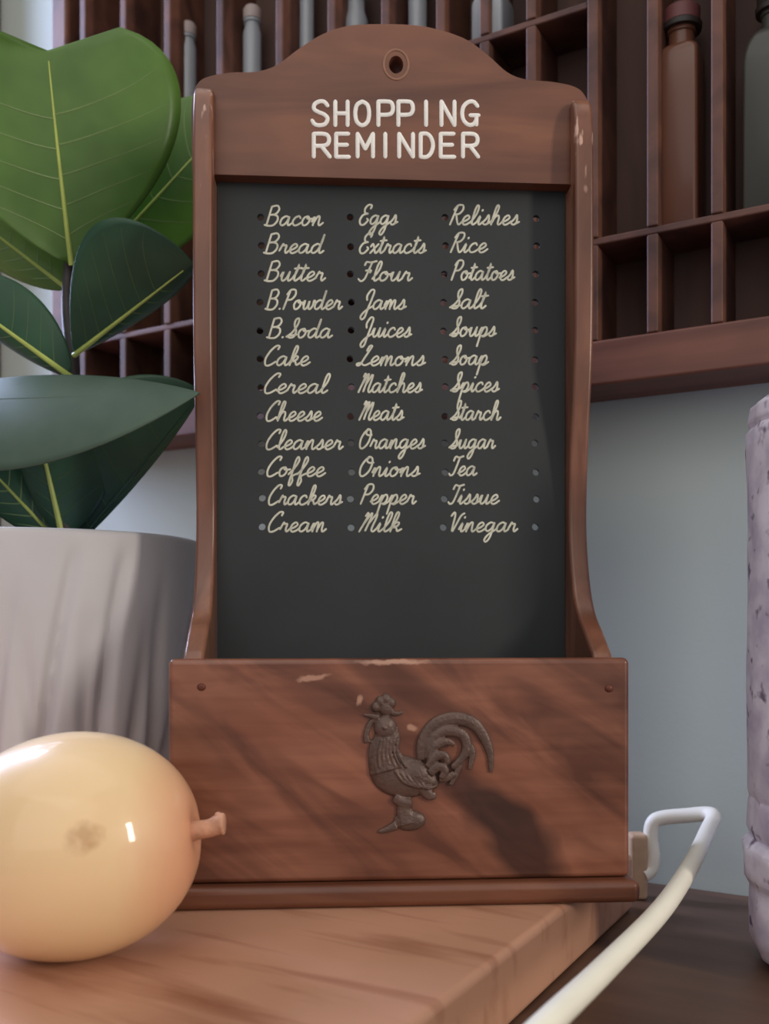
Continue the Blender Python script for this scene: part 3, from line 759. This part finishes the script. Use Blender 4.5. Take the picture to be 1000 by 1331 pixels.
tr = smooth_path([lp(84, 712, 0.455), lp(86, 640, 0.455), lp(92, 560, 0.457), lp(94, 470, 0.458), lp(88, 400, 0.458), lp(90, 340, 0.457), lp(95, 250, 0.462)], 6)
tr = [Vector(p) for p in tr]
b.tube(tr, [0.0052 - 0.0034 * i / (len(tr) - 1) for i in range(len(tr))], 12)
b.build('stalk', M['stalk'], pl, smooth=True)

def leaf(base, tip, nrm, wl, wr, mat, lobe=0.0, wpos=0.55, fl=0.0, fr_=0.0, arch=0.0, ribmat='rib', riblen=0.92, side_veins=6, tipround=0.55, ribw=0.0011, petiole=None, skew=0.0, veinmat='vein', wave=0.0, bexp=0.75):
    """leaf blade from base to tip; wl/wr half widths; fl/fr_ fold angles of either half away from nrm; arch bows the midrib"""
    base, tip = Vector(base), Vector(tip)
    al = tip - base; L = al.length; al.normalize()
    nn = Vector(nrm); nn = (nn - al * nn.dot(al)).normalized()
    sd = al.cross(nn).normalized()
    ns, nt_ = 28, 10
    smax = bexp / (bexp + tipround)
    nrmk = smax ** bexp * (1 - smax) ** tipround
    def W(s): return (max(s, 0) ** bexp * max(1 - s, 0) ** tipround) / nrmk
    def P(s, t, off=0.0):
        w = (wl if t < 0 else wr) * W(s); f = fl if t < 0 else fr_
        q = abs(t)
        along = L * s + lobe * L * (q ** 1.3) * s ** 3 * min(1.0, W(s) * 2.2) + skew * L * q * s * (1 - s)
        bow = arch * L * 4 * s * (1 - s)
        wob = wave * L * math.sin(9 * s + 2 * t) * q * q
        c = w * q
        ang = f * q
        lat = c * math.cos(ang); dep = c * math.sin(ang)
        return base + al * along + sd * (lat * (1 if t > 0 else -1)) - nn * dep + nn * (bow + wob + off)
    vs = []; fs = []
    for i in range(ns + 1):
        s = i / ns
        s = 1 - (1 - s) ** 1.3
        for j in range(2 * nt_ + 1):
            vs.append(P(s, (j - nt_) / nt_))
    m = 2 * nt_ + 1
    for i in range(ns):
        for j in range(m - 1):
            fs.append((i * m + j, i * m + j + 1, (i + 1) * m + j + 1, (i + 1) * m + j))
    mb = MB(); mb.add(vs, fs)
    o = mb.build('leaf', M[mat], pl, smooth=True, angle=180)
    so = o.modifiers.new('thickness', 'SOLIDIFY'); so.thickness = 0.0006; so.offset = 0
    rb = MB(); k = 24
    pts = [P(riblen * i / k, 0.0, 0.0002) for i in range(k + 1)]
    if petiole is not None:
        pts = [Vector(petiole)] + pts
    rb.tube(pts, [ribw * (1 - 0.75 * i / (len(pts) - 1)) for i in range(len(pts))], 8)
    rb.build('midrib', M[ribmat], o, smooth=True)
    if side_veins:
        sv = MB()
        for q in range(side_veins):
            s0 = 0.12 + 0.70 * q / side_veins
            for sg in (-1, 1):
                vp = [P(min(0.97, s0 + 0.02 * (sg > 0) + 0.20 * u ** 1.25), sg * u, 0.0002) for u in [x / 10 * 0.88 for x in range(11)]]
                sv.tube(vp, [0.00042 * (1 - 0.7 * x / 10) for x in range(11)], 5)
        sv.build('side_veins', M[veinmat], o, smooth=True)
    return o

FC = Vector((0.24, -1.0, -0.30))          # leaves turned to the room
# upper big leaf, notched at its end
leaf(lp(93, 345, 0.452), lp(62, 66, 0.436), (0.14, -1, 0.0), 0.062, 0.058, 'leaf_bright', lobe=0.145, fl=-0.25, fr_=0.15, arch=0.03, riblen=0.95, tipround=0.27, ribw=0.0013, skew=-0.05, bexp=0.85, side_veins=5)
# bright leaf behind it reaching behind the reminder
leaf(lp(98, 372, 0.470), lp(310, 140, 0.49), FC, 0.030, 0.026, 'leaf_bright', fl=0.2, fr_=0.1, tipround=0.5)
# dark leaf pointing right, lower half turned under
leaf(lp(96, 462, 0.452), lp(252, 341, 0.418), FC + Vector((0.1, 0, -0.25)), 0.036, 0.018, 'leaf_dark', fl=0.12, fr_=1.3, tipround=0.62, ribw=0.0013, bexp=0.95, skew=0.22, veinmat='vein_deep')
# left middle leaf
leaf(lp(92, 490, 0.450), lp(-70, 372, 0.43), FC, 0.012, 0.021, 'leaf_dark', fl=1.0, fr_=0.2, ribw=0.0015, veinmat='vein_deep')
# olive leaf behind on the left
leaf(lp(88, 376, 0.466), lp(-70, 255, 0.45), FC, 0.014, 0.020, 'leaf_olive', fl=0.3, fr_=0.3)
# leaf lying level in front, its sheen painted grey
leaf(lp(-150, 524, 0.43), lp(260, 511, 0.384), (-0.05, -0.80, 0.60), 0.021, 0.037, 'leaf_grey', fl=0.2, fr_=0.2, arch=0.0, side_veins=0, riblen=0.9, ribmat='leaf_grey', ribw=0.0003, tipround=0.95)
# lower leaves rising from the soil
leaf(lp(82, 700, 0.452), lp(36, 500, 0.435), (0.1, -1, -0.1), 0.016, 0.032, 'leaf_dark', fl=0.5, fr_=0.2, ribw=0.0016, veinmat='vein_deep')
leaf(lp(98, 710, 0.460), lp(262, 508, 0.446), FC, 0.038, 0.004, 'leaf_dark', fl=0.1, fr_=0.0, tipround=0.6, ribmat='leaf_dark', veinmat='vein_deep', side_veins=5)
leaf(lp(76, 704, 0.458), lp(-60, 560, 0.445), FC, 0.014, 0.013, 'leaf_dark', fl=0.2, fr_=0.2)

# ------------------------------------------------------------------ cord at the right
cord = thing('power_cord', 'thick cream cord beside the chopping board with sharp bend by wall', 'cord', (0.14, 0.44, 0))
off = Vector((0.14, 0.44, 0))
cp = [at(560, 1480, 0.185), at(630, 1412, 0.203), at(711, 1331, 0.228), at(790, 1255, 0.270), at(862, 1180, 0.325), at(900, 1122, 0.385), at(921, 1078, 0.432), at(928, 1062, 0.442),
      at(918, 1058, 0.448), at(892, 1060, 0.452), at(862, 1063, 0.455), at(849, 1070, 0.456), at(846, 1090, 0.456), at(849, 1112, 0.455), at(846, 1130, 0.454), at(836, 1137, 0.453)]
fwd = Vector((-0.012, 0.08, 0.0036))
cp = [fwd, Vector((-0.010, 0.13, 0.008))] + cp
b = MB()
sp = smooth_path([tuple(p - off) for p in cp], 7)
b.tube(sp, 0.0035, 14)
b.build('cable', M['cord'], cord, smooth=True, angle=60)
b = MB()
c = at(831, 1112, 0.4545) - off
b.box(c.x - 0.005, c.x + 0.0035, c.y - 0.004, c.y + 0.006, 0.0, c.z + 0.0105)
b.build('plug', M['plug'], cord, bevel=0.002)

# ------------------------------------------------------------------ speckled column
scx = Vector((0.1862, 0.362, 0))
prof = []
H = ZC + 0.0835
lumps = [(0.0, -0.010), (0.003, -0.004), (0.010, -0.001), (0.022, 0.0), (0.0305, -0.0003), (0.034, 0.0015), (0.045, 0.0022), (0.0475, 0.0), (0.0482, -0.0012), (0.051, 0.0), (0.062, -0.0004), (0.0635, -0.0008), (0.066, 0),
         (0.16, 0.0002), (0.1765, 0.0004), (0.2045, 0.0), (0.2065, -0.0014), (0.2085, -0.0004), (0.214, -0.0010), (H - 0.001, -0.004), (H, -0.009)]
R0 = 0.0463
for z, d in lumps: prof.append((R0 + d, z))
fine = []
for i in range(len(prof) - 1):
    for k in range(4):
        t = k / 4; fine.append((prof[i][0] * (1 - t) + prof[i + 1][0] * t, prof[i][1] * (1 - t) + prof[i + 1][1] * t))
fine.append(prof[-1])
b = MB()
b.lathe(fine, 96, disp=lambda a, z, r: 0.0006 * math.sin(7 * a + 40 * z) * math.sin(90 * z + 3 * a) + 0.0004 * math.sin(19 * a - 130 * z))
o = b.build('speckled_column', M['speckle'], smooth=True, angle=50)
o.location = scx
tag(o, 'tall lumpy lavender-white speckled column at the right edge before the wall', 'ornament')

# ------------------------------------------------------------------ printer's tray on the wall
TZ = ZC + 0.110; D = 0.0375
tray = thing('display_tray', 'dark wooden compartment tray hung on the wall behind the shopping reminder', 'display shelf', W0 + Vector((0, 0, TZ)), -YAW)
UL, UR, HT = -0.238, 0.345, 0.36
b = MB(); b.box(UL + 0.002, UR - 0.002, -0.005, -0.0005, 0.002, HT - 0.002); b.build('tray_back', M['tray_back'], tray)
b = MB(); b.box(UL, UR, -D, -0.0006, 0.0, 0.0216); b.build('bottom_rail', M['tray_rail'], tray, bevel=0.0015)
b = MB(); b.box(UL, UR, -D, -0.0006, HT - 0.018, HT); b.build('top_rail', M['tray_rail'], tray, bevel=0.0015)
for x0, x1 in ((UL, UL + 0.014), (UR - 0.014, UR)):
    b = MB(); b.box(x0, x1, -D, -0.0006, 0.0217, HT - 0.0181); b.build('side_rail', M['tray'], tray, bevel=0.0015)
S1, S2, S3 = 0.071, 0.186, 0.275           # shelf heights above the tray's lower edge
def shelf(u0, u1, z):
    b = MB(); b.box(u0, u1, -D + 0.001, -0.0051, z - 0.0035, z); b.build('tray_shelf', M['tray'], tray, bevel=0.0008)
def divider(u, z0, z1):
    b = MB(); b.box(u - 0.0026, u + 0.0026, -D + 0.0004, -0.0051, z0 + 0.0001, z1 - 0.0001); b.build('tray_divider', M['tray'], tray, bevel=0.0008)
US = [-0.2085, -0.172, -0.1345, -0.0926, -0.0487, -0.013, 0.0217, 0.055, 0.080, 0.1052, 0.1366, 0.1652, 0.1941, 0.2235, 0.2535, 0.283, 0.312]
ul, ur = UL + 0.0141, UR - 0.0141
shelf(ul, ur, S1); shelf(ul, 0.1339, S2); shelf(0.0577, 0.1339, S3 + 0.03)
for u in US:
    divider(u, 0.0216, S1 - 0.0035)
    if u < 0.13:
        divider(u, S1, S2 - 0.0035)
        if u < 0.06: divider(u, S2, HT - 0.018)
        else: divider(u, S2, S3 + 0.0265)
    else:
        divider(u, S1, HT - 0.018)

def wp(u, d, z): return W0 + EU * u - EN * d + Vector((0, 0, TZ + z))
def lathe_bottle(name, label, cat, u, d, z, prof, mat, capprof, capmat, group=None):
    t = thing(name, label, cat, wp(u, d, z), -YAW, group)
    b = MB(); b.lathe(prof, 28); b.build('glass_body', M[mat], t, smooth=True, angle=40)
    if capprof:
        b = MB(); b.lathe(capprof, 24); b.build('stopper', M[capmat], t, smooth=True, angle=40)
    return t
def vial(u, h, r, label):
    prof = [(r * 0.7, 0), (r * 0.95, 0.001), (r, 0.003), (r, h - 0.010), (r * 0.85, h - 0.007), (r * 0.8, h - 0.004), (r * 0.95, h - 0.0035), (r * 0.95, h - 0.002), (r * 0.75, h - 0.002)]
    cap = [(r * 0.72, h - 0.0018), (r * 0.98, h - 0.0016), (r * 1.0, h + 0.0045), (r * 0.8, h + 0.0062), (r * 0.2, h + 0.0064)]
    lathe_bottle('glass_vial', label, 'vial', u, 0.019, S2 + 0.0001, prof, 'clear_glass', cap, 'cap_pale', 'stoppered vials in the tray')
def uu(px, d=0.019):
    k = (px - 500) / F
    # point on the plane d in front of the wall
    return ((0.5617 - d * math.cos(YAW)) * k + d * math.sin(YAW)) / (math.cos(YAW) + math.sin(YAW) * k)
vial(uu(244), 0.074, 0.0056, 'pale capped glass vial just right of the large green leaf')
vial(uu(328), 0.068, 0.0056, 'clear glass vial above the reminder crest left slope, second from the leaf')
vial(uu(399), 0.079, 0.0042, 'slim glass vial in the tray behind the left of the crest')
r = 0.0070
lathe_bottle('glass_bottle', 'small glass bottle with pale rim just above the crest left of the hole', 'bottle', uu(463), 0.019, S2 + 0.0001,
             [(r * 0.8, 0), (r, 0.002), (r, 0.042), (r * 0.75, 0.048), (r * 0.72, 0.054), (r * 1.0, 0.056), (r * 1.05, 0.059), (r * 0.95, 0.061), (r * 0.6, 0.061)], 'clear_glass',
             [(r * 0.55, 0.0612), (r * 0.62, 0.0615), (r * 0.68, 0.070), (r * 0.4, 0.071)], 'cap_pale')
vial(uu(543), 0.080, 0.0052, 'grey glass vial straight above the hanging hole of the crest')
# small square glass on the upper shelf
def square_bottle(name, label, u, d, z, w, dep, h, shoulder, neck, mat, fill=None, cap=None, group=None, rot=0.0):
    t = thing(name, label, 'bottle', wp(u, d, z), -YAW + rot, group)
    b = MB()
    def ring(hw, hd, zz, c):
        c = min(c, hw * 0.9, hd * 0.9); pts = []
        for sx, sy, a0 in ((1, 1, 0), (-1, 1, 90), (-1, -1, 180), (1, -1, 270)):
            for q in range(5):
                a = math.radians(a0 + q * 22.5)
                pts.append((sx * (hw - c) + c * math.cos(a), sy * (hd - c) + c * math.sin(a), zz))
        return pts
    prof = [(w * 0.9, dep * 0.9, 0, 0.002), (w, dep, 0.0015, 0.002), (w, dep, h - shoulder, 0.002)]
    for q in range(1, 7):
        t_ = q / 6 * math.pi / 2
        k = math.cos(t_)
        prof.append((neck + (w - neck) * k, neck + (dep - neck) * k, h - shoulder + shoulder * math.sin(t_), 0.002 + (neck - 0.002) * (q / 6)))
    prof += [(neck, neck, h + 0.006, neck), (neck * 1.15, neck * 1.15, h + 0.0065, neck * 1.15), (neck * 1.15, neck * 1.15, h + 0.008, neck * 1.15), (neck * 0.8, neck * 0.8, h + 0.008, neck * 0.8)]
    rings = [ring(*p) for p in prof]; m = len(rings[0]); vs = sum(rings, []); fs = []
    for i in range(len(rings) - 1):
        for k in range(m): fs.append((i * m + k, i * m + (k + 1) % m, (i + 1) * m + (k + 1) % m, (i + 1) * m + k))
    fs.append(tuple(range(m))[::-1]); fs.append(tuple((len(rings) - 1) * m + k for k in range(m)))
    b.add(vs, fs); b.build('glass_body', M[mat], t, smooth=True, angle=35)
    if fill:
        b = MB(); b.box(-w + 0.0012, w - 0.0012, -dep + 0.0012, dep - 0.0012, 0.004, h - shoulder * 1.1); b.build('contents', M[fill], t, bevel=0.001)
    if cap:
        c1, c2, ch = cap
        b = MB(); b.lathe([(neck * 1.1, h + 0.0081), (neck * 1.55, h + 0.0082), (neck * 1.6, h + 0.0105), (neck * 1.2, h + 0.0112)], 28); b.build('neck_ring', M[c2], t, smooth=True)
        b = MB(); b.lathe([(neck * 1.1, h + 0.0113), (neck * 1.42, h + 0.0114), (neck * 1.45, h + 0.0105 + ch * 0.8), (neck * 1.1, h + 0.0105 + ch), (neck * 0.2, h + 0.0108 + ch)], 28); b.build('cap', M[c1], t, smooth=True)
    return t
square_bottle('glass_jar', 'squat clear glass jar on the shelf right of the crest, top edge', uu(641, 0.024), 0.024, S2 + 0.0001, 0.0088, 0.0088, 0.026, 0.006, 0.004, 'clear_glass')
square_bottle('spice_bottle', 'square bottle of brown spice with maroon cap in the right compartments', uu(886, 0.020) , 0.020, S1 + 0.0001, 0.0092, 0.0092, 0.088, 0.0055, 0.0060, 'brown_glass', 'spice', ('cap_red', 'cap_dark', 0.009))
square_bottle('smoky_bottle', 'smoky grey-green round-shouldered bottle cut off by the right edge', uu(1006, 0.020), 0.020, S1 + 0.0001, 0.0118, 0.0105, 0.084, 0.016, 0.005, 'smoke_glass', None, ('cap_dark', 'cap_dark', 0.008))
